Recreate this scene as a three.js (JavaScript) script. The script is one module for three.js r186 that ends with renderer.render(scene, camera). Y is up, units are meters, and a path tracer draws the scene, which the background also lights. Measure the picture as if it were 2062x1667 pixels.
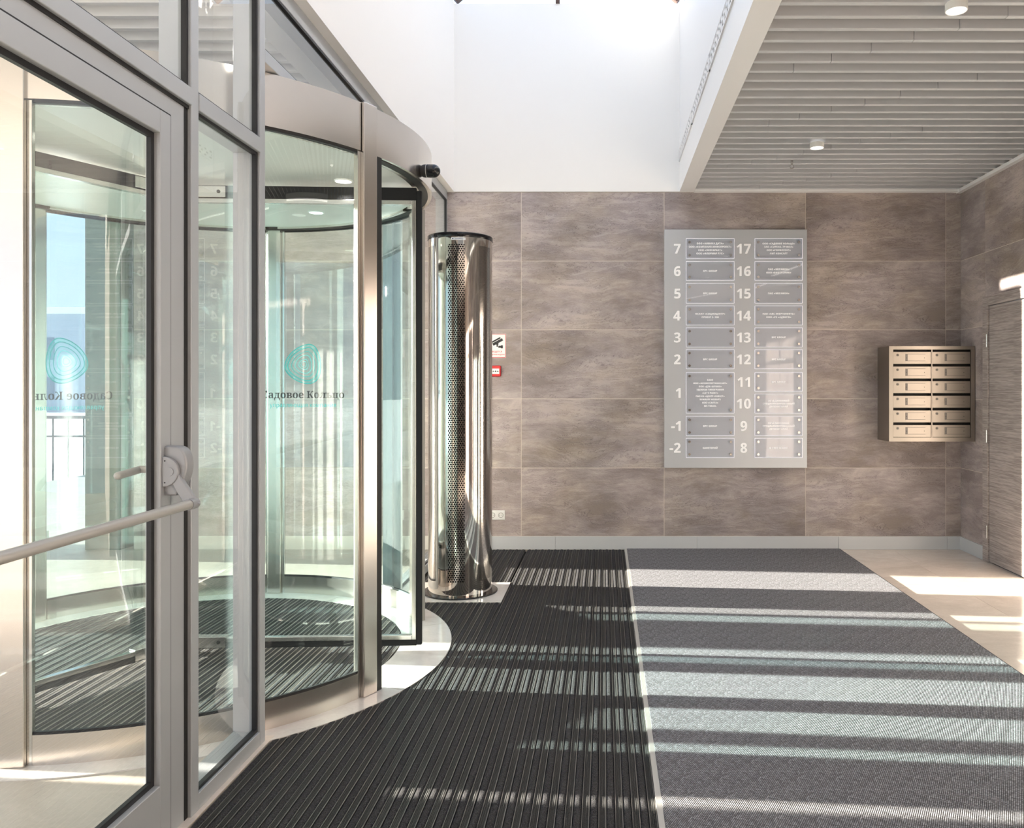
import * as THREE from 'three';
import { RoundedBoxGeometry } from 'three/addons/geometries/RoundedBoxGeometry.js';
import { mergeGeometries } from 'three/addons/utils/BufferGeometryUtils.js';
import { RectAreaLightUniformsLib } from 'three/addons/lights/RectAreaLightUniformsLib.js';
import { FontLoader } from 'three/addons/loaders/FontLoader.js';
import { TextGeometry } from 'three/addons/geometries/TextGeometry.js';

// ---------------------------------------------------------------- camera, sky, sun, exposure
RectAreaLightUniformsLib.init();
const renderer = new THREE.WebGLRenderer({ antialias: true });
renderer.toneMapping = THREE.LinearToneMapping;
renderer.toneMappingExposure = 0.76;
renderer.shadowMap.enabled = true;
const scene = new THREE.Scene();
const camera = new THREE.PerspectiveCamera(53.18, 2062 / 1667, 0.05, 400);
camera.position.set(0, 1.39, 0);
camera.lookAt(0, 1.39, -5);
camera.setViewOffset(2062, 1667, -186, 54.5, 2062, 1667);   // shifted lens: verticals stay upright

{ // clear winter sky, the same all the way round
  const W = 64, H = 256, data = new Float32Array(W * H * 4);
  for (let j = 0; j < H; j++) {
    const el = ((j + 0.5) / H - 0.5) * Math.PI, s = Math.max(0, Math.sin(el));
    const k = Math.pow(s, 0.45);
    const c = [1.18 + (0.68 - 1.18) * k, 1.24 + (0.84 - 1.24) * k, 1.34 + (1.14 - 1.34) * k];
    for (let i = 0; i < W; i++) { const o = (j * W + i) * 4; data[o] = c[0]; data[o + 1] = c[1]; data[o + 2] = c[2]; data[o + 3] = 1; }
  }
  const t = new THREE.DataTexture(data, W, H, THREE.RGBAFormat, THREE.FloatType);
  t.mapping = THREE.EquirectangularReflectionMapping; t.magFilter = THREE.LinearFilter; t.needsUpdate = true;
  scene.background = t; scene.environment = t;
  scene.backgroundIntensity = 1.85; scene.environmentIntensity = 1.85;
}
const SUN_SIDE = 0.092, SUN_TAN = 0.112;                       // low sun: travels to +x, a little towards the camera, and down
const sun = new THREE.DirectionalLight(new THREE.Color(1.0, 0.895, 0.77), 98);
sun.target.position.set(0, 0.5, -4.3);
sun.position.set(-24, 0.5 + 24 * SUN_TAN * 1.0036, -4.3 - 24 * SUN_SIDE);
sun.castShadow = true; sun.shadow.mapSize.set(4096, 4096);
Object.assign(sun.shadow.camera, { left: -9, right: 9, top: 6, bottom: -4, near: 1, far: 45 });
scene.add(sun, sun.target);

// ---------------------------------------------------------------- helpers
let seed = 7;
const rnd = () => { seed = (seed * 1664525 + 1013904223) >>> 0; return seed / 4294967296; };
const taken = {};
const numbered = (n) => { const k = taken[n] = (taken[n] ?? -1) + 1; return k ? n + '_' + String(k).padStart(3, '0') : n; };
function mark(o, label, category, group, kind) {
  o.userData.label = label;
  if (category) o.userData.category = category;
  if (group) o.userData.group = group;
  if (kind) o.userData.kind = kind;
  return o;
}
function mesh(name, geo, mat, parent) {
  const m = new THREE.Mesh(geo, mat);
  m.name = parent ? name : numbered(name); m.castShadow = m.receiveShadow = true;
  (parent ?? scene).add(m);
  return m;
}
function group(name, label, category, x = 0, y = 0, d = 0, grp, kind) {
  const g = new THREE.Group(); g.name = numbered(name); g.position.set(x, y, -d); scene.add(g);
  return mark(g, label, category, grp, kind);
}
const struct = (name, label, x, y, d) => group(name, label, undefined, x, y, d, undefined, 'structure');
function sub(name, parent, x = 0, y = 0, d = 0) { const g = new THREE.Group(); g.name = name; g.position.set(x, y, -d); parent.add(g); return g; }
// boxes are given by their extents: x to the right, y up, d the depth in front of the camera (z = -d)
function metric(g, du = 0, dv = 0) {                            // uv in metres on every face of a box-like geometry
  const p = g.attributes.position, n = g.attributes.normal, uv = new Float32Array(p.count * 2);
  for (let i = 0; i < p.count; i++) {
    const ax = Math.abs(n.getX(i)), ay = Math.abs(n.getY(i)), az = Math.abs(n.getZ(i));
    const x = p.getX(i), y = p.getY(i), z = p.getZ(i);
    const [u, v] = az >= ax && az >= ay ? [x, y] : ax >= ay ? [-z, y] : [x, -z];
    uv[2 * i] = u + du; uv[2 * i + 1] = v + dv;
  }
  g.setAttribute('uv', new THREE.BufferAttribute(uv, 2));
  return g;
}
function box(x0, x1, y0, y1, d0, d1, r = 0) {
  const a = [Math.abs(x1 - x0), Math.abs(y1 - y0), Math.abs(d1 - d0)];
  const g = r ? new RoundedBoxGeometry(...a, 2, Math.min(r, Math.min(...a) * 0.49)) : new THREE.BoxGeometry(...a);
  return metric(g.translate((x0 + x1) / 2, (y0 + y1) / 2, -(d0 + d1) / 2));
}
function prism(poly, y0, y1, holes) {                            // poly: [x, d] corners
  const s = new THREE.Shape(poly.map(([x, d]) => new THREE.Vector2(x, d)));
  for (const h of holes ?? []) s.holes.push(new THREE.Path(h.map(([x, d]) => new THREE.Vector2(x, d))));
  return metric(new THREE.ExtrudeGeometry(s, { depth: y1 - y0, bevelEnabled: false }).rotateX(-Math.PI / 2).translate(0, y0, 0));
}
function quads(list) {                                           // [[a, b, c, e, na, nb, nc, ne], ...] corners and normals, wound to agree with the normals
  const P = [], N = [], U = [];
  for (const { p, n, uv } of list) {
    const [a, b, c] = p, e1 = b.map((v, i) => v - a[i]), e2 = c.map((v, i) => v - a[i]);
    const g = [e1[1] * e2[2] - e1[2] * e2[1], e1[2] * e2[0] - e1[0] * e2[2], e1[0] * e2[1] - e1[1] * e2[0]];
    const ok = g[0] * n[0][0] + g[1] * n[0][1] + g[2] * n[0][2] >= 0;
    for (const k of ok ? [0, 1, 2, 0, 2, 3] : [0, 2, 1, 0, 3, 2]) { P.push(...p[k]); N.push(...n[k]); U.push(...uv[k]); }
  }
  const g = new THREE.BufferGeometry();
  g.setAttribute('position', new THREE.Float32BufferAttribute(P, 3));
  g.setAttribute('normal', new THREE.Float32BufferAttribute(N, 3));
  g.setAttribute('uv', new THREE.Float32BufferAttribute(U, 2));
  return g;
}
const rad = (a) => a * Math.PI / 180;
function ringSector(Ri, Ro, a0, a1, y0, y1, stepDeg = 3) {       // about the origin; angle from +x towards greater depth
  const n = Math.max(1, Math.ceil(Math.abs(a1 - a0) / stepDeg)), L = [], full = Math.abs(a1 - a0) >= 360;
  const pt = (R, a, y) => [R * Math.cos(a), y, -R * Math.sin(a)], nr = (a, s) => [s * Math.cos(a), 0, -s * Math.sin(a)];
  for (let i = 0; i < n; i++) {
    const a = rad(a0 + (a1 - a0) * i / n), b = rad(a0 + (a1 - a0) * (i + 1) / n);
    for (const [R, s] of [[Ro, 1], [Ri, -1]]) if (R > 1e-6) L.push({ p: [pt(R, a, y0), pt(R, b, y0), pt(R, b, y1), pt(R, a, y1)], n: [nr(a, s), nr(b, s), nr(b, s), nr(a, s)], uv: [[R * a, y0], [R * b, y0], [R * b, y1], [R * a, y1]] });
    for (const [y, s] of [[y1, 1], [y0, -1]]) {
      const p = [pt(Ri, a, y), pt(Ri, b, y), pt(Ro, b, y), pt(Ro, a, y)];
      L.push({ p, n: p.map(() => [0, s, 0]), uv: p.map((q) => [q[0], -q[2]]) });
    }
  }
  if (!full) for (const [a, s] of [[rad(a0), -1], [rad(a1), 1]]) {
    const k = s * Math.sign(a1 - a0), m = [-Math.sin(a) * k, 0, -Math.cos(a) * k];
    L.push({ p: [pt(Ri, a, y0), pt(Ro, a, y0), pt(Ro, a, y1), pt(Ri, a, y1)], n: [m, m, m, m], uv: [[Ri, y0], [Ro, y0], [Ro, y1], [Ri, y1]] });
  }
  return quads(L);
}
function arcSheet(R, a0, a1, y0, y1, stepDeg = 2) {              // one curved pane
  const n = Math.ceil(Math.abs(a1 - a0) / stepDeg), L = [];
  const pt = (a, y) => [R * Math.cos(a), y, -R * Math.sin(a)], nr = (a) => [Math.cos(a), 0, -Math.sin(a)];
  for (let i = 0; i < n; i++) {
    const a = rad(a0 + (a1 - a0) * i / n), b = rad(a0 + (a1 - a0) * (i + 1) / n);
    L.push({ p: [pt(a, y0), pt(b, y0), pt(b, y1), pt(a, y1)], n: [nr(a), nr(b), nr(b), nr(a)], uv: [[R * a, y0], [R * b, y0], [R * b, y1], [R * a, y1]] });
  }
  return quads(L);
}
function sheetX(x, y0, y1, d0, d1) { return new THREE.PlaneGeometry(Math.abs(d1 - d0), y1 - y0).rotateY(Math.PI / 2).translate(x, (y0 + y1) / 2, -(d0 + d1) / 2); }
function cyl(r, h, n = 24) { return new THREE.CylinderGeometry(r, r, h, n); }

// ---------------------------------------------------------------- procedural textures
function lattice(nx, ny, s) { const a = new Float32Array(nx * ny); let q = s >>> 0; for (let i = 0; i < a.length; i++) { q = (q * 1664525 + 1013904223) >>> 0; a[i] = q / 4294967296; } return a; }
function noiseField(W, H, octaves, s0) {                         // tileable: octaves = [[cells x, cells y, weight], ...]
  const out = new Float32Array(W * H); let tot = 0;
  octaves.forEach(([nx, ny, w], o) => {
    const L = lattice(nx, ny, s0 + o * 977 + 13); tot += w;
    const X0 = new Int32Array(W), X1 = new Int32Array(W), XT = new Float32Array(W);
    for (let x = 0; x < W; x++) { const u = x / W * nx, i = Math.floor(u), t = u - i; X0[x] = i % nx; X1[x] = (i + 1) % nx; XT[x] = t * t * (3 - 2 * t); }
    for (let y = 0; y < H; y++) {
      const v = y / H * ny, j = Math.floor(v), t0 = v - j, t = t0 * t0 * (3 - 2 * t0), r0 = (j % ny) * nx, r1 = ((j + 1) % ny) * nx;
      for (let x = 0; x < W; x++) { const a = L[r0 + X0[x]], b = L[r0 + X1[x]], c = L[r1 + X0[x]], e = L[r1 + X1[x]], k = XT[x]; out[y * W + x] += w * ((a + (b - a) * k) * (1 - t) + (c + (e - c) * k) * t); }
    }
  });
  for (let i = 0; i < out.length; i++) out[i] /= tot;
  return out;
}
function texture(W, H, fn, srgb, sizeU, sizeV) {                 // sizeU, sizeV: metres that one repeat covers
  const d = new Uint8Array(W * H * 4), c = [0, 0, 0, 255];
  for (let y = 0; y < H; y++) for (let x = 0; x < W; x++) {
    c[3] = 255; fn(x, y, c); const o = (y * W + x) * 4;
    for (let k = 0; k < 4; k++) d[o + k] = Math.max(0, Math.min(255, c[k]));
  }
  const t = new THREE.DataTexture(d, W, H, THREE.RGBAFormat);
  t.wrapS = t.wrapT = THREE.RepeatWrapping; t.magFilter = THREE.LinearFilter; t.minFilter = THREE.LinearMipmapLinearFilter; t.generateMipmaps = true;
  if (srgb) t.colorSpace = THREE.SRGBColorSpace;
  t.repeat.set(1 / sizeU, 1 / sizeV); t.needsUpdate = true;
  return t;
}
const mix = (a, b, t) => a + (b - a) * t, sat = (x) => Math.max(0, Math.min(1, x));
function canvasTexture(W, H, draw, srgb = true) {
  const c = document.createElement('canvas'); c.width = W; c.height = H;
  const g = c.getContext('2d'); draw(g, W, H);
  const t = new THREE.CanvasTexture(c); if (srgb) t.colorSpace = THREE.SRGBColorSpace; t.magFilter = THREE.LinearFilter;
  return t;
}
// split-slate porcelain: long warped streaks, pale clouds and fine layered edges; one repeat is 2.4 x 1.2 m
const slate = (() => {
  const W = 2048, H = 1024;
  const warp = noiseField(W, H, [[5, 6, 1], [11, 13, .5], [23, 29, .25]], 11);
  const streak = noiseField(W, H, [[6, 18, .8], [14, 44, .9], [34, 96, .8], [90, 190, .6], [220, 400, .4]], 23);
  const cloud = noiseField(W, H, [[4, 5, 1], [9, 8, .8], [19, 20, .5], [40, 44, .3]], 37);
  const fine = noiseField(W, H, [[170, 400, 1], [420, 512, 1]], 53);
  const h = new Float32Array(W * H);
  for (let y = 0; y < H; y++) for (let x = 0; x < W; x++) {
    const i = y * W + x, w = (warp[i] - .5) * 150, yy = ((Math.round(y + w) % H) + H) % H, xx = ((Math.round(x + w * .8) % W) + W) % W;
    h[i] = streak[yy * W + xx];
  }
  const tone = (i) => sat(.5 + (h[i] - .5) * 1.1 + (cloud[i] - .5) * 1.9 + (fine[i] - .5) * .35);
  const map = texture(W, H, (x, y, c) => {
    const i = y * W + x, t = tone(i), q = sat((cloud[(i * 1 + 5 * W * 61) % (W * H)] - .42) * 3), e = sat((Math.abs(h[i] - .5) < .012 ? 1 : 0) * (warp[i] > .5 ? 1 : 0));
    c[0] = mix(138, 190, t) + 4 * q - 26 * e; c[1] = mix(129, 181, t) + 2 * q - 26 * e; c[2] = mix(124, 176, t) + 6 * (1 - q) - 24 * e;
  }, true, 2.4, 1.2);
  const bump = texture(W, H, (x, y, c) => { const i = y * W + x; c[0] = c[1] = c[2] = 255 * sat(.5 + (h[i] - .5) * 1.7 + (fine[i] - .5) * .5); }, false, 2.4, 1.2);
  return { map, bump };
})();
const marble = (() => {
  const W = 1024, H = 1024;
  const a = noiseField(W, H, [[4, 5, 1], [9, 12, .7], [20, 26, .4], [60, 90, .2]], 71), b = noiseField(W, H, [[5, 18, 1], [12, 44, .8], [40, 120, .5]], 79), f = noiseField(W, H, [[300, 300, 1]], 83);
  return texture(W, H, (x, y, c) => {
    const i = y * W + x, w = Math.round((a[i] - .5) * 260), v = b[(((y + w) % H + H) % H) * W + ((x + w) % W + W) % W], t = sat(.5 + (a[i] - .5) * 1.2 + (v - .5) * 1.0), n = (f[i] - .5) * 6;
    c[0] = mix(216, 241, t) + n; c[1] = mix(208, 234, t) + n; c[2] = mix(199, 226, t) + n;
  }, true, 2.4, 2.4);
})();
const loops = (() => {                                           // looped carpet: rows of slanting loops, 12.8 cm repeat
  const W = 512, H = 512, N = 20, n = noiseField(W, H, [[60, 60, 1], [160, 160, 1]], 97), tone = lattice(N, N, 5);
  const cell = (x, y) => {                                      // loops stand in slanting ribs, each row half a loop further on
    const v = y / H * N, r = Math.floor(v), fy = v - r - .5, u = x / W * N - r * .5 - fy * .5 + N, k = Math.floor(u), fx = u - k - .5;
    const rib = Math.sqrt(Math.max(0, 1 - (fx / .46) ** 2)), end = Math.sqrt(Math.max(0, 1 - (fy / .56) ** 2));
    return [rib * (.55 + .45 * end), tone[r * N + ((k % N) + N) % N]];
  };
  const map = texture(W, H, (x, y, c) => {
    const [h, t] = cell(x, y), i = y * W + x, s = .5 + (n[i] - .5) * 1.3;
    const b = mix(.68, 1, t) * mix(.75, 1.15, s) * (h < .42 ? .34 : h < .62 ? .75 : 1);   // darker between the ribs
    c[0] = 167 * b; c[1] = 168 * b; c[2] = 176 * b;
  }, true, 0.136, 0.136);
  const bump = texture(W, H, (x, y, c) => { const [h] = cell(x, y), i = y * W + x; c[0] = c[1] = c[2] = 255 * sat(h * .85 + (n[i] - .5) * .3); }, false, 0.136, 0.136);
  return { map, bump };
})();
const tuft = (() => {                                            // charcoal tufted strip with coloured flecks
  const W = 512, H = 512, n = noiseField(W, H, [[90, 90, 1], [200, 200, 1.2]], 131), m = noiseField(W, H, [[40, 40, 1], [110, 110, 1]], 137), hue = lattice(128, 128, 99);
  const map = texture(W, H, (x, y, c) => {
    const i = y * W + x, s = .45 + (n[i] - .5) * 2.0, q = hue[(y >> 2) * 128 + (x >> 2)], v = 34 + 64 * sat(s);
    c[0] = v; c[1] = v; c[2] = v + 4;
    if (q > .95) { c[2] += 26; c[0] += 6; } else if (q < .03) { c[1] += 18; c[2] += 8; } else if (q < .05) { c[0] += 22; c[1] += 8; }
  }, true, 0.16, 0.16);
  const bump = texture(W, H, (x, y, c) => { const i = y * W + x; c[0] = c[1] = c[2] = 255 * sat(.5 + (n[i] - .5) * 1.6 + (m[i] - .5) * 1.4); }, false, 0.16, 0.16);
  return { map, bump };
})();
const knobs = texture(128, 128, (x, y, c) => { const u = (x % 32) / 32 - .5, v = ((y + (Math.floor(x / 32) % 2) * 16) % 32) / 32 - .5; c[0] = c[1] = c[2] = 255 * sat(1.35 - 2.6 * Math.hypot(u, v)); }, false, 0.024, 0.024);
const woodMap = (() => {
  const W = 1024, H = 1024, g = noiseField(W, H, [[4, 200, 1], [10, 420, 1.2], [24, 512, .8]], 151), b = noiseField(W, H, [[3, 24, 1], [6, 60, .7]], 157);
  return texture(W, H, (x, y, c) => { const i = y * W + x, t = sat(.5 + (g[i] - .5) * 2.6 + (b[i] - .5) * .7); c[0] = mix(136, 182, t); c[1] = mix(127, 173, t); c[2] = mix(123, 169, t); }, true, 1.0, 1.0);
})();
function holes(W, H, r, sizeU, sizeV) {                          // staggered round perforation (white sheet, black holes)
  return texture(W, H, (x, y, c) => {
    let k = 1; for (const [cx, cy] of [[.25, .25], [.75, .75]]) for (const ox of [-1, 0, 1]) for (const oy of [-1, 0, 1]) if (Math.hypot((x / W - cx - ox) * sizeU, (y / H - cy - oy) * sizeV) < r) k = 0;
    c[0] = c[1] = c[2] = 255 * k;
  }, false, sizeU, sizeV);
}
const bigHoles = holes(96, 160, 0.0055, 0.0158, 0.0274), smallHoles = holes(64, 110, 0.0019, 0.006, 0.0104);

// ---------------------------------------------------------------- materials
const std = (o) => new THREE.MeshStandardMaterial({ roughness: .6, metalness: 0, ...o });
const hex = (c) => new THREE.Color(c);
const M = {
  slate: [0, 1, 2].map((k) => std({ map: slate.map, bumpMap: slate.bump, bumpScale: .0022, roughness: .48, color: hex(['#f6f4f1', '#edebe9', '#f2eeea'][k]) })),
  grout: std({ color: hex('#d6cec3'), roughness: .9 }),
  white: std({ color: hex('#f1f0ee'), roughness: .75 }),
  hallWall: std({ color: hex('#8b8580'), roughness: .6 }),
  beamWhite: std({ color: hex('#e9e9ea'), roughness: .35 }),
  slat: std({ color: hex('#c4c6ca'), roughness: .45 }),  // white slats; their shade is put into this darker grey
  plenum: std({ color: hex('#5d5b58'), roughness: .95 }),
  floor: std({ map: marble, roughness: .16, color: hex('#eeeae7') }),
  ring: std({ map: marble, roughness: .1, color: hex('#eceef2') }),
  skirt: std({ color: hex('#c5c8cb'), roughness: .25 }),
  alu: std({ color: hex('#a9adb1'), roughness: .4, metalness: .2 }),
  aluDark: std({ color: hex('#8d8884'), roughness: .45, metalness: .3 }),
  rail: std({ color: hex('#767370'), roughness: .42, metalness: .6 }),
  gasket: std({ color: hex('#15161a'), roughness: .5 }),
  black: std({ color: hex('#0d0d0f'), roughness: .55 }),
  blackGloss: std({ color: hex('#131316'), roughness: .16 }),
  steel: new THREE.MeshPhysicalMaterial({ color: hex('#ddd5cd'), metalness: 1, roughness: .24 }),
  boxSteel: std({ color: hex('#a39c93'), metalness: 1, roughness: .33 }),
  mirror: std({ color: hex('#d9d4ce'), metalness: 1, roughness: .045 }),
  perf: std({ color: hex('#d3cec8'), metalness: 1, roughness: .1, alphaMap: bigHoles, alphaTest: .5 }),
  perfFine: std({ color: hex('#c9c4be'), metalness: 1, roughness: .14, alphaMap: smallHoles, alphaTest: .5 }),
  glass: new THREE.MeshPhysicalMaterial({ color: new THREE.Color(.95, .975, .965), roughness: 0, metalness: 0, transmission: 1, thickness: 0, ior: 1.85 }),
  drumGlass: new THREE.MeshPhysicalMaterial({ color: new THREE.Color(.915, .95, .943), roughness: 0, metalness: 0, transmission: 1, thickness: 0, ior: 1.8 }),
  wingGlass: new THREE.MeshPhysicalMaterial({ color: new THREE.Color(.70, .865, .87), roughness: 0, metalness: 0, transmission: 1, thickness: 0, ior: 1.8 }),
  skyGlass: new THREE.MeshPhysicalMaterial({ color: new THREE.Color(.95, .97, .97), roughness: 0, metalness: 0, transmission: 1, thickness: 0, ior: 1.3 }),
  brown: std({ color: hex('#4a352f'), roughness: .5 }),
  carpet: std({ map: loops.map, bumpMap: loops.bump, bumpScale: .006, roughness: .95 }),
  carpetEdge: std({ color: hex('#3b3b40'), roughness: .9 }),
  strip: std({ map: tuft.map, bumpMap: tuft.bump, bumpScale: .014, roughness: 1 }),
  rubber: std({ color: hex('#1b1b1c'), bumpMap: knobs, bumpScale: .004, roughness: .7 }),
  trench: std({ color: hex('#1a1918'), roughness: .9 }),
  ramp: std({ color: hex('#c7c6c2'), roughness: .35, metalness: .35 }),
  wood: std({ map: woodMap, roughness: .42 }),
  hardware: std({ color: hex('#96989c'), roughness: .42, metalness: .2 }),
  bar: std({ color: hex('#b0afab'), roughness: .35, metalness: .25 }),
  chrome: std({ color: hex('#d6d4d0'), metalness: 1, roughness: .18 }),
  brush: std({ color: hex('#17181b'), roughness: .9 }),
  panel: std({ color: hex('#c4c7cb'), metalness: .3, roughness: .3 }),
  acrylic: new THREE.MeshPhysicalMaterial({ color: new THREE.Color(.93, .94, .97), roughness: .02, transmission: 1, thickness: 0, ior: 1.5 }),
  snow: std({ color: hex('#ececec'), roughness: .9 }),
  paving: std({ map: marble, roughness: .4, color: hex('#cfcdca') }),
  added_pillar: std({ color: hex('#c9ccc4'), roughness: .55 }),
  pier: std({ color: hex('#68746c'), roughness: .5 }),
  iron: std({ color: hex('#3c4048'), roughness: .6 }),
  plastic: std({ color: hex('#efefec'), roughness: .35 }),
  red: std({ color: hex('#c8141b'), roughness: .35 }),
  drumLid: std({ color: hex('#cfd0ce'), roughness: .3, metalness: .2 }),
};
const lampGlow = (s) => std({ color: hex('#ffffff'), emissive: hex('#fffaf3'), emissiveIntensity: s });

// ================================================================ THE ROOM
const LEFT = -1.33, RIGHT = 3.055, BACK = 7.085, CEIL = 3.058, WELL = 4.667, WX0 = -1.285, WX1 = .643, REAR = -6.2;
// ---- floor: slab, marble tiles, stone ring around the revolving door, stone slab under the air curtain
const CX = -2.22, CD = 4.31, RING = 1.40, DISC = 1.13;
{
  const f = struct('floor', 'polished beige marble floor of the entrance hall');
  mesh('slab', box(-1.42, RIGHT + .2, -.25, -.022, REAR - .2, BACK + .2), M.trench, f);
  const xs = [.190, .655, 1.255, 1.855, 2.455, 3.055];
  const ds = []; for (let d = BACK - .055; d > REAR; d -= 1.2) ds.push(d);
  for (let i = 0; i + 1 < xs.length; i++) for (let k = 0; k < ds.length; k++) {
    const g = box(xs[i] + .001, xs[i + 1] - .001, -.022, 0, Math.max(REAR, ds[k] - 1.2) + .001, k ? ds[k] - .001 : BACK);
    mesh('tile', metric(g, rnd() * 2, rnd() * 2), M.floor, f);
  }
  const left = [[-1.33, REAR], [.172, REAR], [.172, 1.0], [-1.33, 1.0]];
  mesh('tile', prism(left, -.022, 0), M.floor, f);
  const r = struct('floor_ring', 'white polished stone ring set in the floor round the revolving door', CX, 0, CD);
  for (let k = 0; k < 8; k++) mesh('stone', metric(ringSector(DISC, RING, -67 + k * 45 + .08, -67 + (k + 1) * 45 - .08, -.02, .003, 2.5), k * .7, k * .3), M.ring, r);
  const s = mesh('floor_slab', box(LEFT, -.665, -.02, .004, 5.33, 5.87), M.ring); mark(s, 'white rectangular stone slab under the chrome air curtain column', undefined, undefined, 'structure');
  const k = mesh('floor_sill', box(-1.345, -1.312, -.02, .004, 1.0, 3.29), M.floor); mark(k, 'narrow beige stone sill along the foot of the glazing', undefined, undefined, 'structure');
}
// ---- tiled back wall (runs on outside, past the glazing) and tiled right wall
const rows = [[.112, .696], [.696, 1.288], [1.288, 1.879], [1.879, 2.467], [2.467, CEIL]];
function tileWall(parent, edges, make) {
  for (const [y0, y1] of rows) for (let i = 0; i + 1 < edges.length; i++) make(edges[i], edges[i + 1], y0, y1);
}
{
  const w = struct('wall_back', 'back wall clad in large brown-grey slate tiles');
  mesh('backing', box(-4.03, RIGHT + .2, -.2, CEIL, BACK - .0028, BACK + .3), M.grout, w);
  tileWall(w, [-4.03, -3.134, -1.923, -.711, .511, 1.723, 2.923, RIGHT], (x0, x1, y0, y1) =>
    mesh('tile', metric(box(x0 + .002, x1 - .002, y0 + .002, y1 - .002, BACK - .004, BACK + .01), rnd() * 2.4, rnd() * 1.2), M.slate[Math.floor(rnd() * 3)], w));
  const r = struct('wall_right', 'right wall clad in large grey slate tiles round the wooden door');
  const D0 = 5.55, D1 = 6.625, DH = 2.11;                         // door opening
  mesh('backing', box(RIGHT - .0028, RIGHT + .25, -.2, 3.4, D1, BACK + .3), M.grout, r);
  mesh('backing', box(RIGHT - .0028, RIGHT + .25, DH, 3.4, D0, D1), M.grout, r);
  mesh('backing', box(RIGHT - .0028, RIGHT + .25, -.2, 3.4, REAR - .2, D0), M.grout, r);
  const t = (d0, d1, y0, y1) => mesh('tile', metric(box(RIGHT - .004, RIGHT + .01, y0 + .002, y1 - .002, d0 + .002, d1 - .002), rnd() * 2.4, rnd() * 1.2), M.slate[Math.floor(rnd() * 3)], r);
  for (const [y0, y1] of rows) {
    t(D1, BACK - .004, y0, y1);
    if (y1 > DH) t(D0, D1, Math.max(y0, DH), y1);
    for (let d = D0; d > REAR; d -= 1.2) t(Math.max(REAR, d - 1.2), d, y0, y1);
  }
}
// ---- white plaster above the glazing and round the light well
{
  const w = struct('wall_left', 'white plaster wall above the glass front');
  mesh('plaster', box(-1.62, WX0, CEIL, WELL, REAR, BACK + .3), M.white, w);
  mesh('added_parapet', box(-2.0, -1.62, 3.65, 4.79, REAR, BACK + .3), M.white, w);  // unseen roof edge, added to cut the low sun entering the light well
  const b = struct('wall_back_upper', 'white plaster end wall of the light well above the tiles');
  mesh('plaster', box(WX0, WX1, CEIL + .002, WELL, BACK - .012, BACK + .3), M.white, b);
  const r = struct('wall_well_right', 'white bulkhead between the light well and the slatted ceiling');
  mesh('plaster', box(WX1, .766, CEIL, WELL + .02, .9, BACK - .002), M.beamWhite, r);
  const f = struct('wall_front_upper', 'white plaster wall closing the light well behind the viewer');
  mesh('plaster', box(WX0, .766, CEIL, WELL, .7, .9), M.white, f);
  const s = struct('wall_lobby', 'plain walls of the hall behind the viewer');
  mesh('plaster', box(LEFT - .3, RIGHT + .25, -.2, 3.4, REAR - .25, REAR), M.hallWall, s);
  mesh('plaster', box(LEFT - .3, LEFT, -.2, CEIL, REAR, -1.2), M.hallWall, s);
}
// ---- ceilings
const PITCH = .1303, SLAT0 = 7.02;
{
  const c = struct('ceiling', 'white baffle ceiling of parallel metal slats over the hall');
  mesh('plenum', box(.766, RIGHT + .25, 3.34, 3.5, .9, BACK + .3), M.plenum, c);
  mesh('plenum', box(.766, RIGHT, CEIL, 3.34, BACK - .004, BACK + .3), M.plenum, c);
  for (let k = 0; k < 47; k++) {
    const d = SLAT0 - k * PITCH, j = .9 + ((k * 0.137 + .35) % 1) * 1.2;   // each run is two lengths butted together
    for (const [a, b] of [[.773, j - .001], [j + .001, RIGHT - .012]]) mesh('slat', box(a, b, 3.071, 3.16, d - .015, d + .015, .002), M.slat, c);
  }
  mesh('plaster', box(LEFT - .3, RIGHT + .25, 3.06, 3.3, REAR - .2, .9), M.white, c);
  const t = struct('trim_1', 'white angle trim along the edge of the slatted ceiling');
  mesh('angle', box(3.01, RIGHT - .004, 3.045, 3.071, .9, BACK - .005), M.beamWhite, t);
  mesh('angle', box(.766, 3.01, 3.050, 3.071, BACK - .055, BACK - .005), M.beamWhite, t);
}
// ---- skirting
{
  const b = struct('baseboard_back', 'pale glossy stone skirting along the back wall');
  for (const [x0, x1] of [[LEFT, -.42], [-.42, .79], [.79, 2.0], [2.0, 2.93], [2.93, RIGHT - .012]]) mesh('stone', box(x0 + .0008, x1 - .0008, .0, .112, BACK - .016, BACK - .004, .002), M.skirt, b);
  const r = struct('baseboard_right', 'pale glossy stone skirting beside the wooden door');
  mesh('stone', box(RIGHT - .016, RIGHT - .004, 0, .112, 6.64, BACK - .004, .002), M.skirt, r);
  mesh('stone', box(RIGHT - .016, RIGHT - .004, 0, .112, REAR, 5.53, .002), M.skirt, r);
}
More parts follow.
